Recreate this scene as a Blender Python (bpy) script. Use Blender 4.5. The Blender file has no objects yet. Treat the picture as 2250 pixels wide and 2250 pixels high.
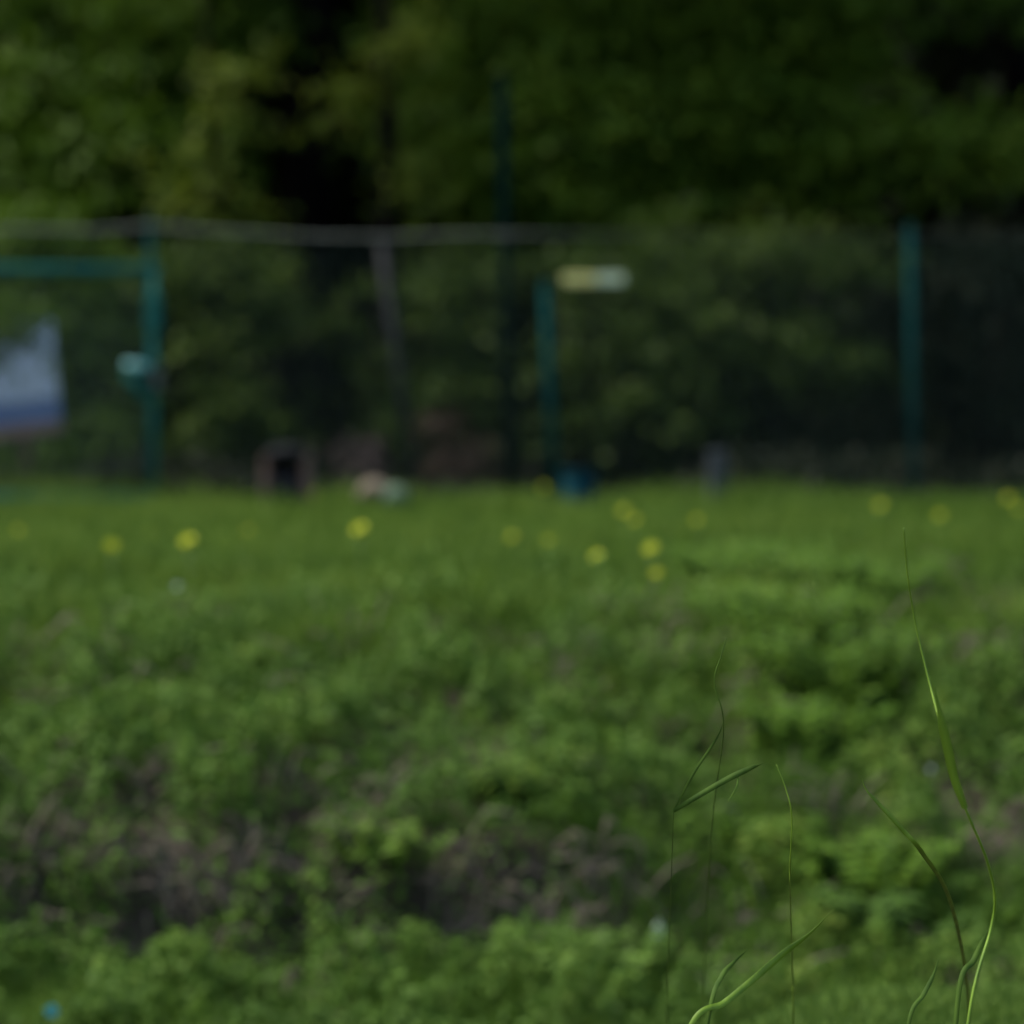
import bpy, math, random
import numpy as np
random.seed(7)
rng = np.random.default_rng(11)
S = bpy.context.scene
COL = S.collection
R = math.radians

# ---------------------------------------------------------------- camera, light, exposure
CZ, F, HY = 1.84, 8850.0, 1000.0          # eye height, focal length in photo pixels, horizon row
cam_data = bpy.data.cameras.new('camera')
cam = bpy.data.objects.new('camera', cam_data); COL.objects.link(cam)
cam.location = (0, 0, CZ); cam.rotation_euler = (R(90), 0, 0)
cam_data.sensor_width = 36; cam_data.lens = F / 2250 * 36
cam_data.shift_y = -(1125 - HY) / 2250
cam_data.clip_start = 0.1; cam_data.clip_end = 2000
cam_data.dof.use_dof = True; cam_data.dof.focus_distance = 7.0
cam_data.dof.aperture_fstop = 2.35; cam_data.dof.aperture_blades = 9
S.camera = cam

SUN_EL, SUN_AZ = 56, -78                   # azimuth from +Y, negative is to the left
w = bpy.data.worlds.new('World'); S.world = w; w.use_nodes = True
nt = w.node_tree; nt.nodes.clear()
sky = nt.nodes.new('ShaderNodeTexSky'); sky.sky_type = 'NISHITA'; sky.sun_disc = False
sky.sun_elevation = R(SUN_EL); sky.sun_rotation = R(SUN_AZ)
sky.air_density = 1.0; sky.dust_density = 3.0; sky.ozone_density = 0.6
bg = nt.nodes.new('ShaderNodeBackground'); bg.inputs[1].default_value = 0.12
wo = nt.nodes.new('ShaderNodeOutputWorld')
nt.links.new(sky.outputs[0], bg.inputs[0]); nt.links.new(bg.outputs[0], wo.inputs[0])
sl = bpy.data.lights.new('sun', 'SUN'); sl.energy = 2.4; sl.angle = R(14); sl.color = (1, 0.95, 0.86)
sun = bpy.data.objects.new('sun', sl); COL.objects.link(sun)
sun.rotation_euler = (R(90 - SUN_EL), 0, -R(SUN_AZ) + math.pi)
S.view_settings.view_transform = 'Standard'; S.view_settings.look = 'None'
S.view_settings.gamma = 1; S.view_settings.use_curve_mapping = False
S.view_settings.exposure = 1.0
S.cycles.use_denoising = True
S.cycles.max_bounces = 6; S.cycles.diffuse_bounces = 3; S.cycles.glossy_bounces = 2; S.cycles.transmission_bounces = 3

# ---------------------------------------------------------------- helpers
def at(px, py, Y): return np.array([(px - 1125) / F * Y, Y, CZ + (HY - py) / F * Y])

_lat = rng.random((256, 256))
def vnoise(x, y, s, o=0):
    x = np.asarray(x, float) * s + 37.3 + o * 17.7; y = np.asarray(y, float) * s + 91.7 + o * 5.1
    i = np.floor(x).astype(int); j = np.floor(y).astype(int); u = x - i; v = y - j
    u = u * u * (3 - 2 * u); v = v * v * (3 - 2 * v)
    g = lambda a, b: _lat[a % 256, b % 256]
    return (g(i, j) * (1 - u) + g(i + 1, j) * u) * (1 - v) + (g(i, j + 1) * (1 - u) + g(i + 1, j + 1) * u) * v
def fbm(x, y, s, o=0, n=3):
    t = 0; a = 1; k = 0
    for q in range(n):
        t = t + a * vnoise(x, y, s * 2 ** q, o + q); k += a; a *= .5
    return t / k
def sm(a, b, x): t = np.clip((np.asarray(x, float) - a) / (b - a), 0, 1); return t * t * (3 - 2 * t)

HOLES = [(-1.15, 13.30, .15, .26), (-.24, 13.36, .16, .18), (-.95, 13.3, .14, .16), (-1.5, 13.42, .14, .12), (-.72, 13.6, .1, .12), (-.62, 13.4, .12, .1), (-1.0, 14.9, .2, .08), (.6, 14.4, .15, .08)]
def H(x, y):
    """height of the ground"""
    x = np.asarray(x, float); y = np.asarray(y, float)
    right = sm(0.1, 1.0, x)
    gentle = np.interp(y, [-50, 0, 5, 7, 10, 12.7, 13.4, 15.5, 17, 24, 30, 60, 400], [.95, .95, .92, .68, .26, 0.0, .22, 1.15, 1.29, 1.475, 1.59, 2.0, 3])
    scarp = np.interp(y, [-50, 0, 5, 7, 10, 12.7, 13.25, 13.52, 15.5, 17, 24, 30, 60, 400], [.95, .95, .92, .68, .26, 0.0, .12, .56, 1.15, 1.29, 1.475, 1.59, 2.0, 3])
    z = scarp * (1 - right) + gentle * right
    hump = np.exp(-((x - 1.05) / .5) ** 4 - ((y - 10) / .8) ** 2) * .205
    bankm = sm(12.6, 13.2, y) * (1 - sm(15.4, 16.6, y))
    z = z + hump + bankm * ((fbm(x, y, 1.6) - .5) * .26 + (fbm(x, y, 6, 3) - .5) * .10)
    for a, b, r, d in HOLES: z = z - d * np.exp(-((x - a) / r) ** 2 - ((y - b) / (r * .8)) ** 2)
    z = z + sm(15, 17, y) * (fbm(x, y, .9, 6) - .5) * .06
    return z

def tag(o, label=None, cat=None, group=None, kind=None):
    for k, v in (('label', label), ('category', cat), ('group', group), ('kind', kind)):
        if v: o[k] = v
    return o
def empty(name, loc):
    o = bpy.data.objects.new(name, None); COL.objects.link(o); o.location = [float(v) for v in loc]; o.empty_display_size = .2
    return o
def mesh_obj(name, V, faces, mat, parent=None, smooth=False, tint=None):
    """V world coordinates; the object is placed at its parent's origin"""
    V = np.asarray(V, float)
    if parent is not None: V = V - np.array(parent.location if parent.parent is None else parent['origin'])
    me = bpy.data.meshes.new(name)
    faces_flat = isinstance(faces, tuple)
    if faces_flat:                                           # (index array (N,k))
        fa = faces[0]; k = fa.shape[1]
        me.vertices.add(len(V)); me.vertices.foreach_set('co', V.astype(np.float32).ravel())
        me.loops.add(fa.size); me.loops.foreach_set('vertex_index', fa.astype(np.int32).ravel())
        me.polygons.add(len(fa)); me.polygons.foreach_set('loop_start', np.arange(0, fa.size, k, dtype=np.int32))
        me.update(calc_edges=True)
    else:
        me.from_pydata(V.tolist(), [], faces)
    if tint is not None:
        a = me.attributes.new('tint', 'FLOAT', 'POINT'); a.data.foreach_set('value', np.asarray(tint, np.float32))
    if smooth: me.polygons.foreach_set('use_smooth', [True] * len(me.polygons))
    me.materials.append(mat)
    o = bpy.data.objects.new(name, me); COL.objects.link(o)
    if parent is not None:
        o.parent = parent
        o['origin'] = [float(v) for v in (parent.location if parent.parent is None else parent['origin'])]
    return o

class MB:
    """collects solid shapes in world coordinates"""
    def __init__(s): s.V = []; s.F = []
    def add(s, V, Fs):
        b = len(s.V); s.V += [tuple(float(c) for c in v) for v in V]; s.F += [[b + i for i in f] for f in Fs]; return s
    def tube(s, pts, rad, n=8, squash=1):
        pts = [np.array(p, float) for p in pts]
        if np.isscalar(rad): rad = [rad] * len(pts)
        V = []; Fs = []
        for i, p in enumerate(pts):
            t = pts[min(i + 1, len(pts) - 1)] - pts[max(i - 1, 0)]; t /= np.linalg.norm(t) + 1e-9
            a = np.cross(t, (0, 1, 0) if abs(t[1]) < .9 else (1, 0, 0)); a /= np.linalg.norm(a); b = np.cross(t, a)
            for k in range(n):
                q = 2 * math.pi * k / n
                V.append(p + rad[i] * (math.cos(q) * a + squash * math.sin(q) * b))
        for i in range(len(pts) - 1):
            for k in range(n):
                Fs.append([i * n + k, i * n + (k + 1) % n, (i + 1) * n + (k + 1) % n, (i + 1) * n + k])
        Fs.append(list(range(n))[::-1]); Fs.append([(len(pts) - 1) * n + k for k in range(n)])
        return s.add(V, Fs)
    def box(s, c, d, rz=0, ry=0, bev=0):
        c = np.array(c, float); hx, hy, hz = [v / 2 for v in d]
        b = min(bev or .15 * min(d), min(d) * .45) 
        V = []
        for sx in (-1, 1):                                   # box with chamfered vertical/horizontal edges: 24 vertices
            for sy in (-1, 1):
                for sz in (-1, 1):
                    V += [(sx * hx, sy * (hy - b), sz * (hz - b)), (sx * (hx - b), sy * hy, sz * (hz - b)), (sx * (hx - b), sy * (hy - b), sz * hz)]
        import bmesh
        bm = bmesh.new(); vs = [bm.verts.new(v) for v in V]
        r = bmesh.ops.convex_hull(bm, input=vs)
        bm.verts.ensure_lookup_table(); bm.verts.index_update()
        cr, sr = math.cos(rz), math.sin(rz); cy, sy_ = math.cos(ry), math.sin(ry)
        out = []
        for v in bm.verts:
            x, y, z = v.co; x, z = x * cy + z * sy_, -x * sy_ + z * cy; x, y = x * cr - y * sr, x * sr + y * cr
            out.append(c + (x, y, z))
        Fs = [[v.index for v in f.verts] for f in bm.faces]; bm.free()
        return s.add(out, Fs)
    def build(s, name, mat, parent=None, smooth=False): return mesh_obj(name, s.V, s.F, mat, parent, smooth)

def unit(a): return a / (np.linalg.norm(a, axis=-1, keepdims=True) + 1e-9)
def leaves(P, axis, nrm, L, W, fold=.25, droop=.15):
    """folded leaves with a pointed tip, 6 vertices and 4 triangles each"""
    axis = unit(axis); side = unit(np.cross(axis, nrm)); up = np.cross(side, axis)
    L = L[:, None]; W = W[:, None]
    v0 = P; v1 = P + axis * L * .55 - up * L * droop * .15; v2 = P + axis * L - up * L * droop
    l1 = P + axis * L * .42 + side * W * .5 + up * W * fold; r1 = P + axis * L * .42 - side * W * .5 + up * W * fold
    V = np.stack([v0, l1, v1, r1, v2], 1).reshape(-1, 3)
    b = np.arange(len(P))[:, None] * 5
    T = np.concatenate([b + [0, 2, 1], b + [0, 3, 2], b + [1, 2, 4], b + [2, 3, 4]], 1).reshape(-1, 3)
    return V, (T,)
def rdir(n):
    return unit(rng.normal(size=(n, 3)))

# ---------------------------------------------------------------- materials
def new_mat(name):
    m = bpy.data.materials.new(name); m.use_nodes = True
    return m, m.node_tree, m.node_tree.nodes['Principled BSDF']
def leaf_mat(name, ramp, wt=.5, transl=.22, rough=.6, spec=.12):
    m, t, p = new_mat(name); N, Lk = t.nodes, t.links
    at_ = N.new('ShaderNodeAttribute'); at_.attribute_name = 'tint'
    g = N.new('ShaderNodeNewGeometry')
    mx = N.new('ShaderNodeMix'); mx.inputs[0].default_value = wt
    Lk.new(g.outputs['Random Per Island'], mx.inputs[2]); Lk.new(at_.outputs['Fac'], mx.inputs[3])
    cr = N.new('ShaderNodeValToRGB'); cr.color_ramp.interpolation = 'LINEAR'
    while len(cr.color_ramp.elements) < len(ramp): cr.color_ramp.elements.new(.5)
    for e, (q, c) in zip(cr.color_ramp.elements, ramp): e.position = q; e.color = (*c, 1)
    Lk.new(mx.outputs[0], cr.inputs[0]); Lk.new(cr.outputs[0], p.inputs['Base Color'])
    p.inputs['Roughness'].default_value = rough; p.inputs['Specular IOR Level'].default_value = spec
    tr = N.new('ShaderNodeBsdfTranslucent'); ms = N.new('ShaderNodeMixShader'); ms.inputs[0].default_value = transl
    Lk.new(cr.outputs[0], tr.inputs[0]); Lk.new(p.outputs[0], ms.inputs[1]); Lk.new(tr.outputs[0], ms.inputs[2])
    Lk.new(ms.outputs[0], N['Material Output'].inputs[0])
    return m
def rough_mat(name, c1, c2, scale=8, rough=.7, bump=.2, metal=0, stretch=(1, 1, 1), spec=.4):
    m, t, p = new_mat(name); N, Lk = t.nodes, t.links
    tc = N.new('ShaderNodeTexCoord'); mp = N.new('ShaderNodeMapping'); mp.inputs['Scale'].default_value = stretch
    no = N.new('ShaderNodeTexNoise'); no.inputs['Scale'].default_value = scale; no.inputs['Detail'].default_value = 6
    cr = N.new('ShaderNodeValToRGB'); cr.color_ramp.elements[0].position = .32; cr.color_ramp.elements[1].position = .68
    cr.color_ramp.elements[0].color = (*c1, 1); cr.color_ramp.elements[1].color = (*c2, 1)
    bp = N.new('ShaderNodeBump'); bp.inputs['Strength'].default_value = bump; bp.inputs['Distance'].default_value = .02
    Lk.new(tc.outputs['Object'], mp.inputs[0]); Lk.new(mp.outputs[0], no.inputs[0]); Lk.new(no.outputs[0], cr.inputs[0])
    Lk.new(cr.outputs[0], p.inputs['Base Color']); Lk.new(no.outputs[0], bp.inputs['Height']); Lk.new(bp.outputs[0], p.inputs['Normal'])
    p.inputs['Roughness'].default_value = rough; p.inputs['Metallic'].default_value = metal; p.inputs['Specular IOR Level'].default_value = spec
    return m

M = {}
M['soil'] = rough_mat('soil', (.020, .0175, .012), (.085, .074, .052), 5, .95, .8, spec=.1)
M['weeds'] = leaf_mat('weed_leaf', [(0, (.024, .058, .009)), (.45, (.066, .138, .017)), (.75, (.100, .188, .023)), (1, (.165, .238, .034))], .65)
M['grass'] = leaf_mat('grass_blade', [(0, (.040, .090, .013)), (.5, (.098, .178, .023)), (1, (.18, .255, .042))], .6, .36)
M['lawn'] = leaf_mat('lawn_blade', [(0, (.075, .15, .022)), (1, (.13, .215, .036))], .4)
M['tree'] = leaf_mat('tree_leaf', [(0, (.026, .062, .005)), (.5, (.060, .118, .008)), (1, (.125, .190, .016))], .6, .35)
M['tree_yellow'] = leaf_mat('young_leaf', [(0, (.034, .062, .007)), (.5, (.078, .120, .011)), (1, (.19, .235, .03))], .6, .38)
M['olive'] = leaf_mat('olive_leaf', [(0, (.020, .044, .006)), (.6, (.052, .090, .009)), (1, (.105, .150, .017))], .6, .3)
M['deep'] = leaf_mat('deep_leaf', [(0, (.007, .013, .005)), (1, (.020, .031, .010))], .5, .15)  # near-black leaf colour stands in for shade inside the wood
M['sky_block_slope'] = rough_mat('sky_block_dark', (.004, .006, .0025), (.009, .013, .005), .6, 1, 1, spec=0)
M['nettle'] = leaf_mat('nettle_leaf', [(0, (.048, .112, .010)), (.5, (.085, .18, .016)), (1, (.145, .255, .028))], .5, .35)
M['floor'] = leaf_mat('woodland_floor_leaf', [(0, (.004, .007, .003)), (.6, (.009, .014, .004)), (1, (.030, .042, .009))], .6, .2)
M['bark'] = rough_mat('bark', (.0035, .003, .0026), (.009, .0078, .0064), 14, .95, .9, stretch=(1, 1, .25), spec=.03)
M['teal'] = rough_mat('teal_paint', (.0010, .031, .030), (.0016, .041, .039), 5, .8, .05, spec=.03)
M['teal_light'] = rough_mat('teal_paint_pale', (.014, .105, .088), (.024, .145, .12), 6, .7, .05, spec=.06)  # paler teal than the fence posts
M['mint_metal'] = rough_mat('mint_metal', (.11, .33, .31), (.14, .38, .36), 6, .5, 0)
M['green_dark'] = rough_mat('dark_green_paint', (.001, .0056, .0056), (.0016, .0078, .0076), 5, 1, .05, spec=.0)
M['steel'] = rough_mat('galvanised', (.07, .085, .068), (.105, .12, .10), 12, .6, .05, .2)
M['stake'] = rough_mat('grey_stake', (.010, .0115, .012), (.016, .018, .019), 12, .7, .05, spec=.2)
M['wire'] = rough_mat('fence_wire', (.03, .06, .05), (.05, .085, .07), 9, .7, 0, spec=.1)
M['white_board'] = rough_mat('pale_blue_board', (.52, .65, .85), (.64, .75, .92), 3, .45, .05)
M['blue_band'] = rough_mat('dull_blue_band', (.13, .20, .42), (.17, .25, .48), 4, .5, .05)
M['brown_wood'] = rough_mat('brown_board', (.11, .068, .05), (.17, .11, .085), 9, .8, .3, stretch=(1, 1, 6))
M['brown_edge'] = rough_mat('red_brown_board', (.26, .16, .15), (.34, .22, .2), 9, .8, .2)
M['dark_in'] = rough_mat('dark_felt_and_hollow', (.008, .009, .011), (.014, .014, .017), 9, .9, .2)  # roof colour, also painted in as the shade inside the hutch
M['stone'] = rough_mat('pale_stone', (.10, .082, .05), (.15, .125, .085), 8, .85, .5)
M['stone_green'] = rough_mat('mossy_stone', (.06, .11, .06), (.10, .15, .09), 8, .9, .5)
M['tub'] = rough_mat('blue_green_plastic', (.004, .030, .040), (.007, .042, .054), 4, .9, .02, spec=.03)
M['concrete'] = rough_mat('grey_concrete', (.032, .042, .046), (.05, .06, .066), 12, .9, .3)
M['cream'] = rough_mat('cream_board', (.80, .74, .22), (.88, .82, .30), 10, .6, .1)
M['mint'] = rough_mat('pale_mint_board', (.66, .78, .48), (.74, .84, .56), 10, .6, .1)
M['petal'] = rough_mat('yellow_petal', (.42, .47, .008), (.54, .58, .015), 60, .6, .2)
M['stem'] = rough_mat('green_stem', (.07, .13, .03), (.11, .18, .05), 20, .6, .1)
M['stalk'] = rough_mat('stalk_green', (.095, .185, .010), (.185, .31, .022), 30, .5, .1, stretch=(1, 1, .2), spec=.3)
M['stalk_dark'] = rough_mat('stalk_dark_green', (.036, .080, .008), (.080, .150, .016), 30, .7, .1, stretch=(1, 1, .2), spec=.15)
M['dry'] = rough_mat('dry_stem', (.13, .105, .08), (.24, .20, .155), 20, .9, .2, stretch=(1, 1, .3))
M['rust'] = leaf_mat('russet_leaf', [(0, (.030, .020, .013)), (1, (.062, .038, .026))], .4, .15)
M['white'] = rough_mat('white_petal', (.62, .66, .64), (.78, .80, .78), 20, .7, .1)
M['scrap'] = rough_mat('weathered_paper', (.24, .31, .25), (.36, .43, .36), 20, .9, .1)
M['blue'] = rough_mat('blue_plastic', (.03, .32, .38), (.04, .40, .46), 6, .35, 0)
M['pink'] = leaf_mat('dusky_leaf', [(0, (.028, .021, .021)), (1, (.055, .040, .038))], .4, .15)

# ---------------------------------------------------------------- ground
def lines(spec):
    out = []
    for a, b, st in spec: out += list(np.arange(a, b - 1e-6, st))
    return np.array(out + [spec[-1][1]])
gx = lines([(-600, -100, 100), (-100, -20, 10), (-20, -6, 1), (-6, 6, .06), (6, 20, 1), (20, 100, 10), (100, 600, 100)])
gy = lines([(-60, 0, 6), (0, 9, .3), (9, 12.6, .1), (12.6, 16.6, .04), (16.6, 26, .2), (26, 60, 2), (60, 900, 60)])
X, Y = np.meshgrid(gx, gy); Z = H(X, Y); nx = len(gx); ny = len(gy)
ii = (np.arange(ny - 1)[:, None] * nx + np.arange(nx - 1)[None]).ravel()
g = mesh_obj('ground', np.stack([X, Y, Z], -1).reshape(-1, 3), (np.stack([ii, ii + 1, ii + nx + 1, ii + nx], 1),), M['soil'], smooth=True)
tag(g, kind='structure')

# where the bank is bare (photo px, py, radius px x, y, strength)
def bank_y(py, px):
    """ground distance under a photo pixel"""
    ys = np.linspace(12.3, 24, 2400); xs = (px - 1125) / F * ys
    pr = HY + (CZ - H(xs, ys)) / ys * F
    k = np.where(pr <= py)[0]
    return ys[k[0]] if len(k) else 24.0
bare = []
for px, py, rx, ry, st in [(420, 1385, 110, 45, .9), (1410, 1385, 50, 30, .7), (2140, 1300, 130, 40, .9), (110, 1930, 130, 70, .8), (280, 1900, 110, 45, .8), (360, 2020, 85, 80, 1),
                           (980, 2010, 85, 80, .6), (700, 1990, 70, 50, .5), (1160, 2080, 60, 50, .35), (1050, 1950, 60, 60, .7), (550, 1960, 100, 45, .55), (430, 2060, 80, 50, .8), (860, 2080, 80, 40, .4), (1600, 2060, 110, 45, .45), (250, 1570, 60, 35, .6), (660, 1760, 70, 40, .9),
                           (1280, 2140, 70, 35, .6), (150, 2150, 80, 30, .6), (620, 2200, 70, 25, .5), (1000, 2170, 100, 25, .7), (1600, 2190, 70, 30, .5), (1820, 1800, 60, 30, .4), (1480, 1480, 60, 40, .6), (760, 1420, 70, 35, .5), (1230, 1560, 60, 30, .5), (200, 1450, 70, 35, .55), (120, 1720, 70, 40, .55), (600, 1640, 60, 35, .6), (1420, 1760, 60, 30, .5), (330, 1740, 60, 30, .5), (880, 1770, 50, 35, .7), (60, 2060, 90, 50, .7), (1650, 1520, 70, 30, .4), (1320, 1930, 45, 35, .8), (2180, 1480, 60, 40, .5)]:
    y = bank_y(py, px); k = (bank_y(py - ry, px) - bank_y(py + ry, px)) / 2
    bare.append(((px - 1125) / F * y, y, rx / F * y, max(k, .05), st))
def bare_mask(x, y):
    m = np.zeros_like(x)
    for a, b, ra, rb, st in bare: m = np.maximum(m, st * np.exp(-(((x - a) / ra) ** 2 + ((y - b) / rb) ** 2) * .9))
    return m

# ---------------------------------------------------------------- ground cover on the bank
def cover(n, x0, x1, y0, y1, size, hmax, o, keep=None):
    x = rng.uniform(x0, x1, n); y = rng.uniform(y0, y1, n)
    c = fbm(x, y, 4.2, o, 2); c = sm(.3, .72, c); f = sm(.35, .7, fbm(x, y, 11, o + 4, 2))
    d = np.clip(.12 + 1.0 * c * (.3 + .7 * f), 0, 1) * (1 - bare_mask(x, y) * (.75 + .25 * f))
    if keep is not None: d = d * keep(x, y)
    k = rng.random(n) < d; x, y, c, f = x[k], y[k], c[k], f[k]; n = len(x)
    u = rng.random(n) ** .55
    z = H(x, y) + .01 + u * hmax * (.15 + .85 * c * (.35 + .65 * f)) * (1 - .6 * bare_mask(x, y))
    P = np.stack([x, y, z], 1)
    nrm = unit(np.array([0, -.35, .8]) + rng.normal(size=(n, 3)) * .5)
    a = rdir(n); a = unit(a - nrm * (a * nrm).sum(1, keepdims=True)); a[:, 2] -= .15
    L = size * rng.uniform(.55, 1.3, n); W = L * rng.uniform(.3, .75, n)
    V, T = leaves(P, a, nrm, L, W)
    tint = np.clip(.12 + .42 * fbm(x, y, 2.2, o + 9, 2) + .40 * f * c + .42 * np.exp(-((x - 1.12) / .36) ** 2) + rng.normal(size=n) * .06, 0, 1)
    return V, T, np.repeat(tint, 5)
V, T, t = cover(440000, -4.6, 4.6, 12.45, 16.4, .037, .27, 0, lambda x, y: 1 - .92 * sm(14.3, 16, y + .9 * (fbm(x, y, 1.1, 70, 2) - .5)))
tag(mesh_obj('ground_cover', V, T, M['weeds'], tint=t), kind='stuff')
# dead stems and runners showing on the bare soil
mb = MB()
for i in range(760):
    b = bare[random.randrange(len(bare))] if random.random() < .6 else None
    if b: x = random.gauss(b[0], b[2] * .7); y = random.gauss(b[1], b[3] * .7)
    else: x = random.uniform(-4, 4); y = random.uniform(12.8, 15.6)
    q = random.uniform(-1, 1); l = random.uniform(.10, .34); z = float(H(x, y))
    p0 = np.array([x, y, z + .01]); p2 = p0 + (q * l * .8, random.uniform(-.3, .05) * l, random.uniform(-.15, .7) * l)
    p2[2] = max(p2[2], float(H(p2[0], p2[1])) + .015); p1 = (p0 + p2) / 2 + (0, -.02, random.uniform(.02, .09))
    mb.tube([p0, p1, p2], [.0045, .0035, .0018], 4)
tag(mb.build('dry_stems', M['dry']), kind='stuff')

# ---------------------------------------------------------------- grass
def blades(n, x0, x1, y0, y1, h, wd, o, keep=None, tall=.5):
    x = rng.uniform(x0, x1, n); y = rng.uniform(y0, y1, n); k = np.ones(n, bool)
    if keep is not None: k = rng.random(n) < keep(x, y)
    x, y = x[k], y[k]; n = len(x)
    c = fbm(x, y, 2.4, o, 2)
    hh = h * rng.uniform(.45, 1.15, n) * (.55 + .9 * c) * (1 + tall * sm(21.0, 23.3, y) * sm(.3, .75, fbm(x, y, 1.7, 44, 2)))
    P = np.stack([x, y, H(x, y) - .005], 1)
    lean = rng.normal(size=(n, 3)) * .62; lean[:, 2] = 1; ax = unit(lean)
    nrm = rdir(n); V, T = leaves(P, ax, nrm, hh, np.full(n, wd), .1, rng.uniform(.0, .35, (n, 1)))
    tint = np.clip(-.12 + 1.15 * fbm(x, y, 1.5, o + 5, 3) + rng.normal(size=n) * .08, 0, 1)
    return V, T, np.repeat(tint, 5)
V, T, t = blades(190000, -5.6, 5.6, 13.8, 25.2, .16, .014, 20, lambda x, y: sm(14.0, 15.7, y + .9 * (fbm(x, y, 1.1, 70, 2) - .5)) * (1 - .8 * bare_mask(x, y)))
tag(mesh_obj('grass', V, T, M['grass'], tint=t), kind='stuff')
V, T, t = blades(70000, -4.6, 4.6, 12.5, 15.4, .17, .008, 40, lambda x, y: (1 - .75 * bare_mask(x, y)) * sm(.38, .62, fbm(x, y, 1.8, 60, 2)), 0)
tag(mesh_obj('bank_grass', V, T, M['weeds'], tint=t), kind='stuff')
V, T, t = blades(60000, -3.6, 3.6, 4.5, 13.0, .075, .007, 30)
V2, T2, t2 = blades(90000, .0, 2.3, 8.6, 11.2, .085, .007, 31)
tag(mesh_obj('lawn_grass', np.concatenate([V, V2]), (np.concatenate([T[0], T2[0] + len(V)]),), M['lawn'], tint=np.concatenate([t, t2])), kind='stuff')
# undergrowth on the woodland floor
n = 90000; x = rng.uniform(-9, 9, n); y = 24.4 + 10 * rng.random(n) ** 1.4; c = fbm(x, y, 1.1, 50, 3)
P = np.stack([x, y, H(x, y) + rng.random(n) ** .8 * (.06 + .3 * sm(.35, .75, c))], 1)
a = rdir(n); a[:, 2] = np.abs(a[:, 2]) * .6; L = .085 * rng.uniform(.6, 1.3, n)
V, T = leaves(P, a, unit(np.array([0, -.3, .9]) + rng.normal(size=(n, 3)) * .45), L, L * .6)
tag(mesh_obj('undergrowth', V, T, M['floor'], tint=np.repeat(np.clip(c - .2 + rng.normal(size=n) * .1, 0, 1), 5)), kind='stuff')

# ---------------------------------------------------------------- woodland
def cloud(clumps, size, mult=1.0, flat=.75):
    """leaves in sprays through clumps: (centre, radii, count, tint)"""
    Ps = []; As = []; Ns = []; Ls = []; Ts = []
    for c, r, n, tn in clumps:
        c = np.array(c); r = np.array(r); n = int(n * mult)
        ns = max(6, n // 26)                                  # sprays
        d = rdir(ns) * (rng.random((ns, 1)) ** .45); sc = c + d * r
        sa = unit(unit(d + 1e-6) * [1, 1, .5] + rng.normal(size=(ns, 3)) * .45 + [0, 0, -.1])
        k = rng.integers(0, ns, n); tt = rng.uniform(-1, 1, n)[:, None]
        sl_ = size * 6.5
        off = rng.normal(size=(n, 3)) * [1, 1, .45] * size * 1.1
        P = sc[k] + sa[k] * tt * sl_ * .5 + off
        out = unit(sa[k] + rng.normal(size=(n, 3)) * .7); out[:, 2] -= .25
        nr = unit(np.array([0, -.1, 1]) * flat + rng.normal(size=(n, 3)) * .5)
        L = size * rng.uniform(.6, 1.35, n)
        Ps.append(P); As.append(out); Ns.append(nr); Ls.append(L)
        Ts.append(np.clip(tn + rng.normal(size=ns) * .14, 0, 1)[k])
    P = np.concatenate(Ps); A = np.concatenate(As); Nn = np.concatenate(Ns); L = np.concatenate(Ls)
    V, T = leaves(P, A, Nn, L, L * .62, .18, .2)
    return V, T, np.repeat(np.concatenate(Ts), 5)
def pc(px, py, Y, r, n, tn=.5, ry=None, rz=None):
    k = Y / F
    return (at(px, py, Y), (r * k, (ry or r) * k, (rz or r * .7) * k), n, tn)

def tree(name, label, px, Y, r, clumps, mat, size=.10, top=9.5, crown_top=None, lean=0, group='trees behind the fence', cat='tree', limbs=True, mult=2.4):
    x = (px - 1125) / F * Y; z0 = float(H(x, Y)); root = empty(name, (x, Y, z0))
    tag(root, label, cat, group)
    mb = MB(); pts = []; rad = []
    for i in range(9):
        q = i / 8; pts.append((x + lean * q + .06 * math.sin(q * 7 + px), Y + .05 * math.cos(q * 5 + px), z0 - .1 + (top + .1) * q)); rad.append(r * (1.25 if i == 0 else 1 - .75 * q))
    mb.tube(pts, rad, 10)
    cl = list(clumps)
    if crown_top:                                             # the rest of the crown, above the picture
        for i in range(crown_top):
            q = 2 * math.pi * i / crown_top + px; rr = random.uniform(.6, 1.9)
            cl.append(((x + rr * math.cos(q), Y + rr * math.sin(q) * .8, z0 + random.uniform(4.2, top - .5)), (1.0, 1.0, .75), 900, .45))
    if limbs:
        for c, rr, n, tn in cl:
            if n < 150: continue
            zt = min(max(z0 + .5, c[2] - .25 * np.linalg.norm((c[0] - x, c[1] - Y)) - .2), z0 + top * .9)
            q = (zt - z0) / top; s = np.array((x + lean * q, Y, zt)); e = np.array(c)
            mid = (s + e) / 2 + (0, 0, .12)
            mb.tube([s, mid, e], [max(.012, r * .33 * (1 - .5 * q)), r * .2, .008], 6)
    mb.build('trunk', M['bark'], root, True)
    V, T, t = cloud(cl, size, mult)
    mesh_obj('crown', V, T, M[mat], root, tint=t)
    return root

# dark slope added behind the far wood to block sky in its gaps
hx = np.linspace(-90, 90, 91); hy = np.linspace(43, 120, 40); HX, HYY = np.meshgrid(hx, hy)
HZ = 1.6 + 17 * sm(43, 62, HYY) * (.8 + .4 * fbm(HX, HYY, .08, 80, 3)) + 1.6 * (fbm(HX, HYY, .35, 84, 3) - .5)
hi = (np.arange(39)[:, None] * 91 + np.arange(90)[None]).ravel()
tag(mesh_obj('sky_block_slope', np.stack([HX, HYY, HZ], -1).reshape(-1, 3), (np.stack([hi, hi + 1, hi + 92, hi + 91], 1),), M['sky_block_slope'], smooth=True), kind='structure')
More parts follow.
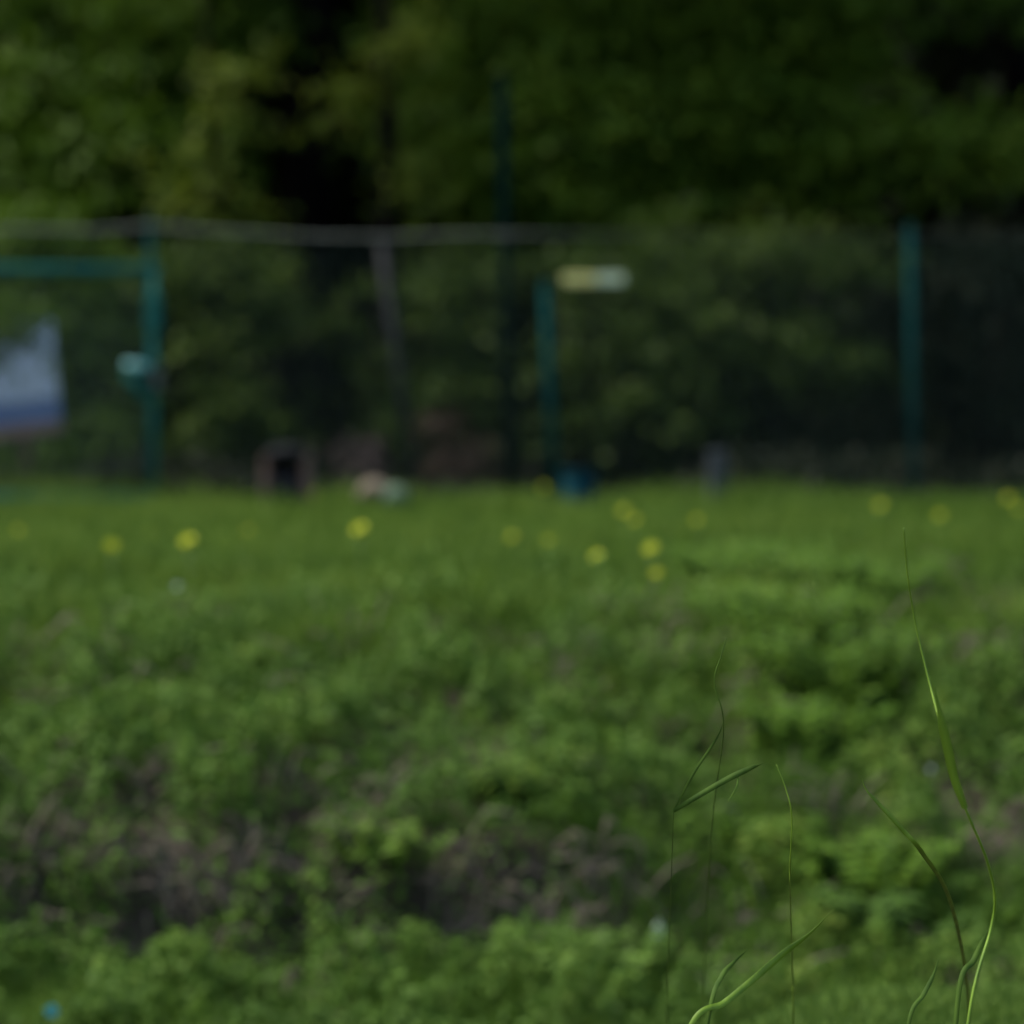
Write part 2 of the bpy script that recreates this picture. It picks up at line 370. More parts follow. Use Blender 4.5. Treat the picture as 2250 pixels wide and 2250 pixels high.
# far wood, dark, closing the view
fw = []
for i in range(190):
    yy = random.uniform(33, 41)
    fw.append(((random.uniform(-12, 12), yy, random.uniform(1.6, 2.6 + (yy - 31) * 1.3)), (1.5, .8, 1.0), 900, .4))
for i in range(170):
    yy = random.uniform(36, 41)
    fw.append(((random.uniform(-14, 14), yy, random.uniform(3, 15)), (1.8, 1.0, 1.4), 1100, .4))
V, T, t = cloud(fw, .24, flat=.3)
tag(mesh_obj('far_wood', V, T, M['deep'], tint=t), kind='stuff')

tree('broadleaf_tree', 'dense green tree above the gate at the left edge', -80, 30, .16,
     [pc(90, 60, 29, 190, 900, .45), pc(260, 130, 28.6, 180, 800, .5), pc(80, 230, 28.5, 170, 800, .5), pc(250, 330, 28.2, 190, 800, .45), pc(60, 380, 28, 150, 500, .35), pc(430, 60, 29, 150, 700, .5), pc(560, 50, 29.2, 60, 160, .35), pc(420, 300, 28.6, 120, 400, .35), pc(-200, 200, 29, 260, 900, .4), pc(-500, 150, 29, 300, 900, .4)],
     'tree', crown_top=7)
tree('young_tree', 'slim young tree with yellowish spring leaves left of the dark gap', 470, 27.2, .05,
     [pc(530, 165, 27, 48, 190, .62), pc(505, 235, 27, 34, 110, .75), pc(420, 330, 27, 48, 90, .45), pc(385, 440, 26.8, 36, 100, .65), pc(440, 390, 27, 50, 90, .4), pc(520, 455, 27, 60, 120, .25)],
     'tree_yellow', .075, top=3.9, mult=.85)
tree('slender_tree', 'thin dark trunk beside the gap with pale leaf sprays on it', 835, 27.6, .085,
     [pc(890, 95, 27.4, 50, 200, .7), pc(755, 205, 27.4, 62, 130, .55, rz=24), pc(880, 180, 27.5, 40, 80, .45), pc(715, 275, 27.6, 40, 50, .3), pc(905, 370, 27.5, 60, 130, .4)],
     'tree_yellow', .075, top=7.5, crown_top=3, mult=1.0)
tree('broadleaf_tree', 'wide green tree filling the top middle behind the tall pole', 1240, 30, .18,
     [pc(1010, 60, 29, 170, 800, .55), pc(1200, 90, 28.8, 180, 900, .6), pc(1020, 230, 28.6, 150, 700, .5), pc(1270, 250, 28.4, 170, 800, .55), pc(1420, 70, 29, 170, 800, .6), pc(1480, 260, 28.6, 170, 800, .5), pc(1100, 400, 28.2, 150, 600, .4), pc(1320, 420, 28.2, 190, 800, .4), pc(1560, 130, 28.8, 150, 600, .55), pc(930, 330, 28.6, 100, 300, .5)],
     'tree', crown_top=8)
tree('broadleaf_tree', 'layered tree with ragged branches against the dark top right corner', 1700, 29.4, .12,
     [pc(1690, 60, 28.6, 150, 600, .55), pc(1830, 30, 28.6, 120, 300, .5, rz=40), pc(1870, 125, 28.4, 80, 180, .65, rz=40), pc(1700, 220, 28.4, 130, 450, .5), pc(1960, 245, 28.2, 70, 70, .6, rz=30), pc(1640, 350, 28.2, 140, 450, .45), pc(1820, 330, 28, 120, 260, .45, rz=45), pc(2080, 320, 28, 150, 330, .55, rz=45), pc(2210, 330, 28, 110, 260, .6, rz=60), pc(1850, 430, 28, 80, 90, .45, rz=35), pc(2150, -10, 29, 160, 160, .4, rz=20)],
     'tree', crown_top=6)
tree('thick_tree', 'thick dark trunk in the top right corner', 2230, 31, .22,
     [pc(2480, 100, 30, 120, 400, .4), pc(2500, 350, 30, 220, 800, .4), pc(2800, 200, 30, 300, 900, .4)], 'deep', .12, crown_top=8)
tree('thick_tree', 'blackish trunk in the gap between the yellowish young trees', 665, 29.6, .24, [], 'deep', .12, crown_top=8)

def shrub(name, label, px, Y, clumps, mat, size=.075, cat='shrub', group='shrubs behind the wire fence', mult=2.2):
    x = (px - 1125) / F * Y; z0 = float(H(x, Y)); root = empty(name, (x, Y, z0)); tag(root, label, cat, group)
    mb = MB()
    for c, r, n, tn in clumps:
        for q in range(2):
            s = np.array((x + random.uniform(-.012, .012), Y + random.uniform(-.012, .012), z0 - .03)); e = np.array(c) + np.array(r) * [random.uniform(-.6, .6), 0, random.uniform(-.3, .6)]
            mid = s * .5 + e * .5 + (random.uniform(-.08, .08), 0, .12); mb.tube([s, mid, e], [.016, .011, .004], 5)
    mb.build('stems', M['bark'], root, True)
    V, T, t = cloud(clumps, size, mult); mesh_obj('foliage', V, T, M[mat], root, tint=t)
    return root
shrub('shrub', 'olive green shrub behind the fence right of the gate post', 480, 26.4,
      [pc(430, 560, 26.3, 90, 260, .4), pc(520, 620, 26.3, 100, 300, .45), pc(470, 760, 26.2, 70, 190, .6), pc(560, 700, 26.4, 70, 170, .4), pc(490, 870, 26, 60, 130, .65), pc(560, 930, 26.2, 110, 260, .35), pc(420, 960, 26, 90, 200, .35)], 'olive')
shrub('shrub', 'dark leafy shrub behind the gate and pale board', 130, 26.6,
      [pc(60, 540, 26.6, 140, 420, .45), pc(230, 640, 26.4, 120, 380, .45), pc(200, 760, 26.4, 120, 330, .25), pc(80, 1000, 26.2, 170, 380, .2), pc(250, 950, 26.2, 110, 260, .3), pc(-150, 700, 26.6, 220, 500, .3)], 'tree', .08)
shrub('shrub', 'dim olive shrub behind the leaning grey stake', 780, 26.8,
      [pc(700, 715, 26.8, 90, 110, .4, rz=25), pc(960, 640, 26.6, 110, 330, .4), pc(1000, 780, 26.6, 120, 360, .35), pc(930, 900, 26.5, 130, 360, .3), pc(1050, 600, 26.8, 90, 230, .4)], 'olive')
shrub('shrub', 'broad olive shrub between the short teal post and the tall teal post', 1480, 26.6,
      [pc(1300, 620, 26.6, 110, 300, .3), pc(1420, 560, 26.8, 130, 380, .4), pc(1330, 780, 26.4, 130, 420, .35), pc(1520, 700, 26.4, 140, 480, .4), pc(1640, 560, 26.6, 150, 420, .5, rz=60), pc(1700, 760, 26.4, 120, 340, .45, rz=60), pc(1480, 870, 26.2, 130, 330, .3), pc(1850, 590, 26.6, 130, 300, .45, rz=45), pc(1850, 800, 26.5, 110, 260, .4, rz=60), pc(1300, 930, 26.2, 100, 220, .2)], 'olive')
shrub('shrub', 'sparse dark shrub right of the tall teal post', 2120, 27,
      [pc(2090, 600, 27, 90, 170, .4, rz=50), pc(2200, 540, 27, 90, 150, .35), pc(2080, 760, 27, 90, 90, .2), pc(2210, 850, 27.2, 130, 160, .15), pc(1780, 960, 27, 200, 260, .1), pc(2350, 700, 27, 160, 300, .3)], 'deep', .08)
shrub('russet_shrub', 'low reddish brown bush at the fence foot left of the tall dark pole', 1015, 25.2,
      [pc(1000, 1000, 25.2, 45, 130, .5), pc(1030, 1050, 25.1, 55, 130, .4), pc(985, 930, 25.2, 30, 60, .4)], 'rust', .05, group='shrubs behind the wire fence')
shrub('russet_shrub', 'low dusky purplish clump above the pale stone', 805, 25.4,
      [pc(800, 1000, 25.4, 55, 130, .4), pc(780, 1050, 25.3, 50, 90, .4)], 'pink', .05, group='shrubs behind the wire fence')

# ---------------------------------------------------------------- fence, gate and poles
YF = 24.0
def gz(px, Y=YF): return float(H((px - 1125) / F * Y, Y))
fence = empty('wire_fence', (0, YF, gz(1125)))
tag(fence, 'thin wire mesh fence with grey top rail along the wood edge', 'fence')
ps = [(-1400, 500), (-560, 500), (331, 482), (1110, 500), (2000, 503), (2900, 505), (3700, 505)]
for px, top in ps:
    if px == 1110: continue
    a = at(px, top, YF); b = np.array([a[0] + (.03 if px == 2000 else 0), YF, gz(px) - .15])
    r = .025 if px == 2000 else .020
    m = MB().tube([b, a], r, 12); 
    p = m.build('post', M['teal'], fence, True)
    MB().tube([a, a + (0, 0, .012), a + (0, 0, .03)], [r * 1.12, r * 1.12, r * .5], 12).build('cap', M['teal'], p, True)
rail = [(-1400, 515), (-560, 505), (0, 503), (200, 507), (324, 497), (480, 508), (700, 520), (860, 521), (1000, 515), (1110, 515), (1180, 514), (1500, 515), (1750, 516), (2000, 512), (2250, 516), (2900, 514), (3700, 514)]
MB().tube([at(px, py, YF - .045) for px, py in rail], [.011 if px < 1150 else .007 if px < 1200 else .002 for px, _ in rail], 8).build('top_rail', M['steel'], fence, True)
# the mesh, welded wires
mb = MB()
x0, x1 = at(-1400, 0, YF)[0], at(3700, 0, YF)[0]
xs = np.arange(x0, x1, .055)
rx = [at(px, 0, YF)[0] for px, py in rail]; rzv = [at(px, py, YF)[2] for px, py in rail]
for x in xs:
    zt = np.interp(x, rx, rzv); mb.tube([(x, YF - .045, float(H(x, YF)) - .02), (x, YF - .045, zt)], .0013, 4)
for k in range(1, 28):
    pts = []
    for x in np.arange(x0, x1, .6):
        zt = np.interp(x, rx, rzv); zb = float(H(x, YF)); pts.append((x, YF - .047, zb + (zt - zb) * k / 28))
    mb.tube(pts, .0013, 4)
mb.build('wire_mesh', M['wire'], fence)

pole = empty('tall_pole', (*at(1112, 0, YF + .08)[:2], gz(1112)))
tag(pole, 'tall dark green pole rising far above the wire fence', 'pole')
a = at(1104, 178, YF + .08); b = at(1122, 1090, YF + .08)
MB().tube([b, a], [.036, .033], 12).build('shaft', M['green_dark'], pole, True)
MB().tube([a, a + (0, 0, .02), a + (0, 0, .045)], [.039, .039, .02], 12).build('cap', M['green_dark'], pole, True)
for py in (520, 760, 980):
    c = at(1104 + (py - 178) * .0197, py, YF + .08); MB().tube([c - (0, 0, .02), c + (0, 0, .02)], .04, 12).build('clamp', M['steel'] if py == 520 else M['green_dark'], pole, True)

YG = 23.7
gate = empty('metal_gate', (*at(340, 0, YG)[:2], gz(340, YG)))
tag(gate, 'teal tubular metal gate with a lock at the left edge', 'gate')
fr = MB(); fr.tube([at(338, 1096, YG), at(337, 592, YG)], .021, 12)
fr.tube([at(337, 592, YG) + (.034, 0, 0), at(-760, 592, YG)], .027, 12); fr.tube([at(-760, 592, YG), at(-760, 1096, YG)], .034, 12); fr.tube([at(-760, 1092, YG), at(338, 1094, YG)], .028, 12)
fr.build('frame', M['teal_light'], gate, True)
mb = MB()
for px in range(-740, 330, 22): mb.tube([at(px, 1050, YG), at(px, 592, YG)], .002, 4)
for py in range(610, 1050, 24): mb.tube([at(-755, py, YG - .004), at(333, py, YG - .004)], .002, 4)
mb.build('wire_mesh', M['wire'], gate)
lk = MB().box(at(338, 828, YG - .05), (.085, .05, .17)).build('lock_box', M['teal'], gate)
c = at(330, 808, YG - .10)
MB().tube([c, c + (-.05, -.01, .006), c + (-.15, -.012, .012)], [.018, .026, .028], 8).build('handle', M['mint_metal'], lk, True)
MB().tube([at(320, 880, YG - .04), at(300, 850, YG - .06), at(276, 815, YG - .07)], [.02, .03, .024], 8).build('handle_guard', M['teal_light'], gate, True)
MB().box(at(345, 832, YG - .078), (.05, .008, .12)).build('lock_plate', M['steel'], gate)
MB().box(at(337, 690, YG - .036), (.085, .05, .22)).build('hinge', M['teal_light'], gate)

YB = 25.0
bd = empty('notice_board', (*at(0, 0, YB)[:2], gz(0, YB)))
tag(bd, 'pale blue white board with a dull blue lower band behind the gate', 'board')
def quad_slab(pts, th): 
    f = [np.array(p) for p in pts]; b = [p + (0, th, 0) for p in f]
    return MB().add(f + b, [[0, 1, 2, 3], [7, 6, 5, 4], [0, 4, 5, 1], [1, 5, 6, 2], [2, 6, 7, 3], [3, 7, 4, 0]])
quad_slab([at(-190, 905, YB), at(128, 872, YB), at(112, 700, YB), at(-190, 690, YB)], .04).build('panel', M['white_board'], bd)
quad_slab([at(-190, 955, YB - .006), at(132, 922, YB - .006), at(128, 874, YB - .006), at(-190, 907, YB - .006)], .05).build('band', M['blue_band'], bd)
quad_slab([at(-192, 985, YB - .02), at(136, 948, YB - .02), at(133, 924, YB - .02), at(-192, 957, YB - .02)], .08).build('bottom_board', M['brown_edge'], bd)
for px in (-170, 60): MB().tube([at(px, 700, YB + .08), at(px, 1120, YB + .08)], .03, 8).build('leg', M['brown_wood'], bd, True)
shrub('leafy_spray', 'loose leafy branch hanging over the pale board', -190, 24.6,
      [pc(15, 695, 24.5, 62, 200, .4, rz=42), pc(45, 740, 24.45, 34, 80, .35, rz=45), pc(-40, 750, 24.5, 60, 120, .3)], 'tree', .06, group='shrubs behind the wire fence')

YS = 23.2
sp = empty('short_post', (*at(1212, 0, YS)[:2], gz(1212, YS)))
tag(sp, 'short teal post right of the tall dark pole, leaning slightly', 'post')
MB().tube([at(1220, 1100, YS), at(1198, 628, YS)], .026, 12).build('shaft', M['teal'], sp, True)
a = at(1198, 628, YS); MB().tube([a, a + (0, 0, .012), a + (0, 0, .03)], [.03, .03, .012], 12).build('cap', M['teal'], sp, True)
yb = 24.9
sg = empty('marker_board', (*at(1302, 0, yb)[:2], gz(1302, yb)))
tag(sg, 'narrow cream and pale mint board on a thin stake behind the fence', 'board')
MB().box(at(1272, 615, yb), (.20, .025, .06)).build('board', M['cream'], sg)
MB().box(at(1340, 613, yb - .003), (.17, .025, .06)).build('end_board', M['mint'], sg)
MB().tube([at(1300, 1080, yb + .03), at(1302, 600, yb + .03)], .012, 8).build('stake', M['bark'], sg, True)

st = empty('leaning_stake', (*at(895, 0, 25)[:2], gz(895, 25)))
tag(st, 'thin grey metal stake leaning behind the wire fence', 'stake')
MB().tube([at(912, 1085, 25.0), at(838, 530, 25.0)], .026, 8).build('shaft', M['stake'], st, True)
MB().tube([at(838, 530, 25.0), at(837.5, 522, 25.0)], [.034, .02], 8).build('cap', M['concrete'], st, True)

cp = empty('concrete_stub', (*at(1576, 0, 23.6)[:2], gz(1576, 23.6)))
tag(cp, 'short grey concrete stub post in front of the broad olive shrub', 'post')
b = at(1576, 1000, 23.6); zb = gz(1576, 23.6)
MB().box((b[0], 23.6, (b[2] + zb - .1) / 2), (.10, .10, b[2] - zb + .1), bev=.012).build('shaft', M['concrete'], cp)
MB().box((b[0], 23.6, b[2] + .012), (.115, .115, .03), bev=.01).build('cap', M['concrete'], cp)

# wooden hutch with a dark hollow
yh = 23.2
hu = empty('wooden_hutch', (*at(628, 0, yh)[:2], gz(628, yh))); zb = gz(628, yh)
tag(hu, 'small brown wooden hutch with a dark round topped opening', 'hutch')
zt = at(0, 1000, yh)[2]; xc = at(628, 0, yh)[0]; hh = zt - zb
for s in (-1, 1): MB().box((xc + s * .115, yh + .1, zb + hh / 2 - .02), (.045, .24, hh + .04)).build('side_board', M['brown_wood'], hu)
MB().box((xc, yh + .2, zb + hh / 2 - .02), (.18, .02, hh)).build('back_board', M['dark_in'], hu)
mb = MB(); 
mb.tube([(xc, yh - .04, zt - .035), (xc, yh + .24, zt - .035)], .125, 16, 1)
mb.V = [(x, y, zt - .015 + max(0, z - zt + .035) * .62) for x, y, z in mb.V]; mb.build('roof', M['dark_in'], hu, True)
MB().box((xc, yh + .08, zb + .14), (.15, .2, .28)).build('hollow_shade', M['dark_in'], hu)  # dark block filling the opening in place of its shade

import bmesh
def blob(name, c, r, mat, parent, seed=0, amt=.25):
    bm = bmesh.new(); bmesh.ops.create_icosphere(bm, subdivisions=3, radius=1)
    V = np.array([v.co for v in bm.verts]); Fs = [[v.index for v in f.verts] for f in bm.faces]; bm.free()
    k = 1 + amt * (fbm(V[:, 0] + V[:, 2] * .7, V[:, 1] - V[:, 2] * .4, 1.4, seed, 3) - .5) * 2
    V = V * k[:, None]; V[:, 2] = np.maximum(V[:, 2], -.6)
    return mesh_obj(name, np.array(c) + V * np.array(r), Fs, mat, parent, True)
ro = empty('pale_stone', (*at(835, 0, 22.6)[:2], gz(835, 22.6)))
tag(ro, 'pale weathered stone with a mossy side in the grass by the fence', 'stone')
c = at(825, 1082, 22.6); blob('body', c, (.11, .1, .075), M['stone'], ro, 2)
blob('mossy_side', at(868, 1094, 22.55), (.075, .08, .065), M['stone_green'], ro, 5)

tb = empty('plastic_tub', (*at(1272, 0, 23.5)[:2], gz(1272, 23.5)))
tag(tb, 'dark blue green plastic tub at the foot of the short teal post', 'tub')
c = at(1272, 1036, 23.5); zb = gz(1272, 23.5)
MB().tube([(c[0], 23.5, zb - .02), (c[0], 23.5, zb + .05), (c[0], 23.5, c[2])], [.07, .08, .10], 16).build('body', M['tub'], tb, True)
MB().tube([(c[0], 23.5, c[2] - .012), (c[0], 23.5, c[2] + .012)], .108, 16).build('rim', M['tub'], tb, True)

# ---------------------------------------------------------------- dandelions
def dandelion_src():
    root = empty('dandelion', (0, 0, 0))
    mb = MB()
    n = 34
    for ring, (rr, up) in enumerate(((.023, .002), (.018, .008), (.011, .012))):
        for k in range(n - ring * 8):
            q = 2 * math.pi * k / (n - ring * 8) + ring * .2; d = np.array((math.cos(q), math.sin(q), 0)); s = np.array((-d[1], d[0], 0)) * .0022
            p = np.array((0, 0, .2 + ring * .002)); e = p + d * rr + (0, 0, up)
            mb.add([p - s, p + s, e + s, e - s, p - s + (0, 0, -.001), p + s + (0, 0, -.001), e + s + (0, 0, -.001), e - s + (0, 0, -.001)], [[0, 1, 2, 3], [7, 6, 5, 4], [0, 3, 7, 4], [1, 5, 6, 2], [2, 6, 7, 3]])
    ca, sa = math.cos(.95), math.sin(.95); mb.V = [(x, y * ca - (z - .2) * sa, .2 + y * sa + (z - .2) * ca) for x, y, z in mb.V]
    fl = mb.build('flower_head', M['petal'], root)
    MB().tube([(0, 0, .185), (0, 0, .197), (0, 0, .201)], [.004, .008, .009], 8).build('calyx', M['stem'], fl, True)
    MB().tube([(0, 0, -.02), (.004, .002, .09), (0, 0, .19)], [.003, .0026, .0024], 6).build('stem', M['stem'], root, True)
    k = 9; q = np.arange(k) * 2.4; P = np.zeros((k, 3)); A = np.stack([np.cos(q), np.sin(q), np.full(k, .55)], 1)
    V, T = leaves(P, A, np.tile([0, 0, 1.], (k, 1)), np.full(k, .14), np.full(k, .03), .2, .4)
    mesh_obj('leaf_rosette', V, T, M['grass'], root, tint=np.full(len(V), .4))
    return root
def children(o): return [c for c in bpy.data.objects if c.parent == o]
def copy_tree(o, parent=None):
    kids = children(o); c = o.copy(); COL.objects.link(c); c.parent = parent
    for ch in kids: copy_tree(ch, c)
    return c
src = dandelion_src()
DAN = [(245, 1198, 1.25, 'yellow dandelion, large bright one lowest below the gate post'), (413, 1188, 1.35, 'brightest yellow dandelion midway between gate post and hutch'), (330, 1172, .8, 'faint yellow dandelion between the two bright ones below the gate'),
       (40, 1165, 1.0, 'yellow dandelion nearest the left picture edge'), (545, 1166, .9, 'pale yellow dandelion left below the wooden hutch'), (690, 1085, .9, 'small dandelion between the hutch and the pale stone'),
       (790, 1162, 1.35, 'bright yellow dandelion in the grass below the pale stone'), (1125, 1180, .95, 'dandelion straight below the tall dark pole'), (1205, 1187, .95, 'dandelion below the short teal post, right of the one under the pole'),
       (1195, 1070, 1.1, 'dandelion at the very foot of the short teal post'), (1310, 1222, 1.15, 'dandelion low in the grass right below the blue green tub'), (1430, 1205, 1.25, 'bright dandelion in the grass left below the concrete stub'),
       (1442, 1262, 1.05, 'dandelion lowest of all, beneath the bright one left of the stub'), (1370, 1122, 1.1, 'dandelion between the tub and the concrete stub, upper one of two'), (1395, 1142, 1.0, 'dandelion between the tub and the concrete stub, lower one of two'),
       (1450, 1096, .8, 'small dandelion left of the concrete stub near its foot'), (1530, 1142, 1.0, 'dandelion just below the concrete stub'), (1935, 1110, 1.1, 'dandelion left of the tall teal post foot'), (2065, 1132, 1.1, 'dandelion right of the tall teal post foot'),
       (2215, 1095, 1.1, 'upper yellow dandelion by the right picture edge'), (2238, 1118, 1.0, 'lower yellow dandelion at the right picture edge')]
for i, (px, py, sc, lab) in enumerate(DAN):
    sc = .8 * sc ** 1.5
    ys = np.linspace(16, 23.9, 800); xs = (px - 1125) / F * ys
    pr = HY + (CZ - H(xs, ys) - .2 * sc) / ys * F; k = np.argmin(np.abs(pr - py)); y = float(ys[k]); x = float(xs[k])
    o = src if i == 0 else copy_tree(src)
    o.location = (x, y, float(H(x, y)))
    o.scale = (sc, sc, sc); o.rotation_euler = (0, 0, random.uniform(-.5, .5))
    tag(o, lab, 'dandelion', 'dandelions in the grass')

# ---------------------------------------------------------------- leafy weeds standing out of the bank
def weed(label, px, py, Y, h, n, size, spread, tn, mat='weeds', name='leafy_weed'):
    x = (px - 1125) / F * Y; z0 = float(H(x, Y)); root = empty(name, (x, Y, z0)); tag(root, label, 'weed', 'leafy weeds on the bank')
    mb = MB(); P = []; A = []; Nn = []; Lr = []
    for s in range(n):
        q = random.uniform(0, 6.28); d = spread * random.random() ** .6
        b = np.array((x + d * .6 * math.cos(q), Y + d * .5 * math.sin(q), z0 - .03)); e = np.array((x + d * 1.3 * math.cos(q), Y + d * math.sin(q), z0 + h * random.uniform(.6, 1.05)))
        mb.tube([b, (b + e) / 2, e], [.005, .004, .002], 5)
        for k in range(9):
            t = .3 + .7 * k / 8; p = b + (e - b) * t
            for j in range(2):
                qq = k * 1.57 + j * math.pi + q; P.append(p); A.append((math.cos(qq), math.sin(qq), -.1 + .5 * t)); Nn.append((random.gauss(0, .25), random.gauss(-.2, .25), 1)); Lr.append(size * (1.15 - .55 * t) * random.uniform(.8, 1.2))
    mb.build('stems', M['stem'], root, True)
    L = np.array(Lr); V, T = leaves(np.array(P), np.array(A), unit(np.array(Nn)), L, L * .6, .15, .3)
    mesh_obj('foliage', V, T, M[mat], root, tint=np.repeat(np.clip(tn + rng.normal(size=len(L)) * .1, 0, 1), 5))
def W(label, px, py, h, n, size, spread, tn):
    y = bank_y(py, px); weed(label, px, py, y, h, n, size, spread, tn, 'nettle' if px > 1600 and tn > .3 else 'weeds')
W('tall bright green nettle clump high on the bank below the tall teal post', 1730, 1440, .26, 46, .08, .30, .72)
W('broad bright green clump under the meadow edge left of the tall teal post', 1660, 1300, .2, 44, .07, .32, .6)
W('soft green clump under the tall teal post at the meadow edge', 1890, 1330, .2, 44, .07, .32, .6)
W('bright weed clump in the middle of the right bank between two stalks', 1850, 1540, .28, 50, .08, .32, .75)
W('low bright clump on the lower right bank above the dark dock', 1900, 1960, .2, 28, .085, .28, .85)
W('bright green leafy clump halfway down the bank on the right', 1790, 1660, .22, 22, .085, .22, .7)
W('bright leafy clump on the bank right of the first grass stalk fork', 1640, 1900, .18, 18, .08, .2, .6)
W('bright yellow green weed clump in the middle of the bank', 1150, 1760, .18, 24, .07, .24, .85)
W('yellowish weed tuft left of centre high on the bank', 540, 1480, .13, 14, .06, .12, .95)
W('round bright weed tuft below the yellowish tuft on the bank', 420, 1540, .12, 12, .06, .12, .8)
W('light green weed draped on the ledge above the bare soil', 860, 1880, .12, 20, .065, .24, .85)
W('weed clump growing at the bank foot beside the dark hollow', 500, 2190, .14, 18, .07, .22, .7)
W('bright weed clump at the bottom centre edge of the bank', 830, 2200, .12, 18, .07, .2, .8)
W('leafy weed clump right of centre at the bank foot by the white scrap', 1330, 2200, .22, 22, .08, .2, .65)
W('dark leafy dock clump low on the right of the bank', 1960, 2090, .2, 20, .1, .22, .25)

# small litter and flowers
def onbank(px, py, up): 
    ys = np.linspace(12.4, 23, 2000); xs = (px - 1125) / F * ys; pr = HY + (CZ - H(xs, ys) - up) / ys * F
    k = np.where(pr <= py)[0][0]; return np.array([xs[k], ys[k], float(H(xs[k], ys[k])) + up])
c = onbank(115, 2222, .10); z = c[2] - .1
cap = empty('blue_flower', (c[0], c[1], z)); tag(cap, 'small bright blue flower at the bottom left of the bank', 'flower')
mb = MB()
for k in range(5):
    q = k * 1.2566; d = np.array((math.cos(q), -.55, math.sin(q))); mb.tube([c, c + d * .010, c + d * .019], [.003, .011, .005], 8, .35)
mb.build('petals', M['blue'], cap, True)
MB().tube([c - (0, 0, .13), c + (0, .006, -.004)], [.003, .002], 6).build('stem', M['stem'], cap, True)
def white_flower(label, px, py, up, r, n=9):
    c = onbank(px, py, up); root = empty('white_flower', (c[0], c[1], c[2] - up)); tag(root, label, 'flower', 'white flowers on the bank')
    mb = MB()
    for k in range(n):
        q = k * 6.283 / n; d = np.array((math.cos(q), -.4, math.sin(q))); mb.tube([c, c + d * r * .55, c + d * r], [r * .12, r * .28, r * .12], 6, .3)
    mb.build('petals', M['white'], root, True)
    MB().tube([c - (0, 0, up + .02), c + (0, .006, -.004)], [.003, .002], 6).build('stem', M['stem'], root, True)
white_flower('small white flower on the bank edge left of centre', 390, 1290, .12, .014)
white_flower('small white flower in the middle of the weedy bank', 727, 1560, .16, .014)
white_flower('small white flower among weeds at the right edge below the bare strip', 2045, 1690, .14, .010)
c = onbank(1447, 2050, .14)
sc = blob('white_scrap', c, (.016, .008, .030), M['scrap'], None, 8, .6); tag(sc, 'scrap of white paper caught in weeds low on the bank', 'paper')

# ---------------------------------------------------------------- grass stalks in focus, near the camera
YN = 7.0
def spline(pts, n=10):
    P = [np.array(p, float) for p in pts]; P = [2 * P[0] - P[1]] + P + [2 * P[-1] - P[-2]]; out = []
    for i in range(1, len(P) - 2):
        for k in range(n):
            t = k / n; out.append(.5 * ((2 * P[i]) + (P[i + 1] - P[i - 1]) * t + (2 * P[i - 1] - 5 * P[i] + 4 * P[i + 1] - P[i + 2]) * t * t + (3 * P[i] - P[i - 1] - 3 * P[i + 1] + P[i + 2]) * t ** 3))
    out.append(P[-2]); return out
def ribbon(mb, pts, w, tw=.35):
    """a V-folded leaf blade with thickness"""
    n = len(pts); V = []; Fs = []
    for i, p in enumerate(pts):
        t = pts[min(i + 1, n - 1)] - pts[max(i - 1, 0)]; t = t / np.linalg.norm(t)
        s = np.cross(t, (0, 1, 0)); s /= np.linalg.norm(s) + 1e-9; f = np.cross(s, t)
        q = tw * math.sin(i * .09); sd = s * math.cos(q) + f * math.sin(q); f2 = np.cross(sd, t); hw = w[i] / 2
        V += [p - sd * hw - f2 * hw * .5, p, p + sd * hw - f2 * hw * .5, p + sd * hw - f2 * hw * .5 + f2 * .0005, p + f2 * .0009, p - sd * hw - f2 * hw * .5 + f2 * .0005]
    for i in range(n - 1):
        for k in range(6): Fs.append([i * 6 + k, i * 6 + (k + 1) % 6, (i + 1) * 6 + (k + 1) % 6, (i + 1) * 6 + k])
    mb.add(V, Fs)
def stalk(label, path, w0, mat, prof='blade', dY=0., back=0., pf=1900, extra=()):
    """path in photo pixels, rooted in the ground below the picture"""
    Y = YN + dY
    yy = lambda py: Y + .05 * math.sin(py * .01) + back * float(sm(pf - 60, 2420, py))
    pts = [at(px, py, yy(py)) for px, py in path]
    x0 = pts[0][0]; Y0 = float(pts[0][1]); g0 = float(H(x0, Y0)); pts[0][2] = min(pts[0][2], g0 - .01)
    root = empty('grass_stalk', (x0, Y0, g0)); tag(root, label, 'grass stalk', 'sharp grass stalks in front')
    sp_ = spline(pts); n = len(sp_); q = np.linspace(0, 1, n)
    k = w0 / F * Y
    mb = MB()
    if prof == 'blade': ribbon(mb, sp_, k * np.clip((1 - q) * 3.2, .12, 1) * (.55 + .45 * np.sin(q * 3.14)))
    else: mb.tube(sp_, list(k / 2 * (1 - .6 * q)), 6)
    mb.build('blade' if prof == 'blade' else 'stem', M[mat], root, True)
    for pth, ww, mm in extra:
        e = spline([at(px, py, yy(pth[0][1]) - .01 * i) for i, (px, py) in enumerate(pth)]); m2 = MB(); qq = np.linspace(0, 1, len(e))
        ribbon(m2, e, ww / F * Y * np.clip((1 - qq) * 3.2, .12, 1) * (.6 + .4 * np.sin(qq * 3.14))); m2.build('leaf', M[mm], root, True)
stalk('broad grass blade slanting up to the right from the bottom edge', [(1440, 2400), (1520, 2250), (1590, 2205), (1640, 2165), (1720, 2095), (1780, 2050), (1832, 1998)], 15, 'stalk')
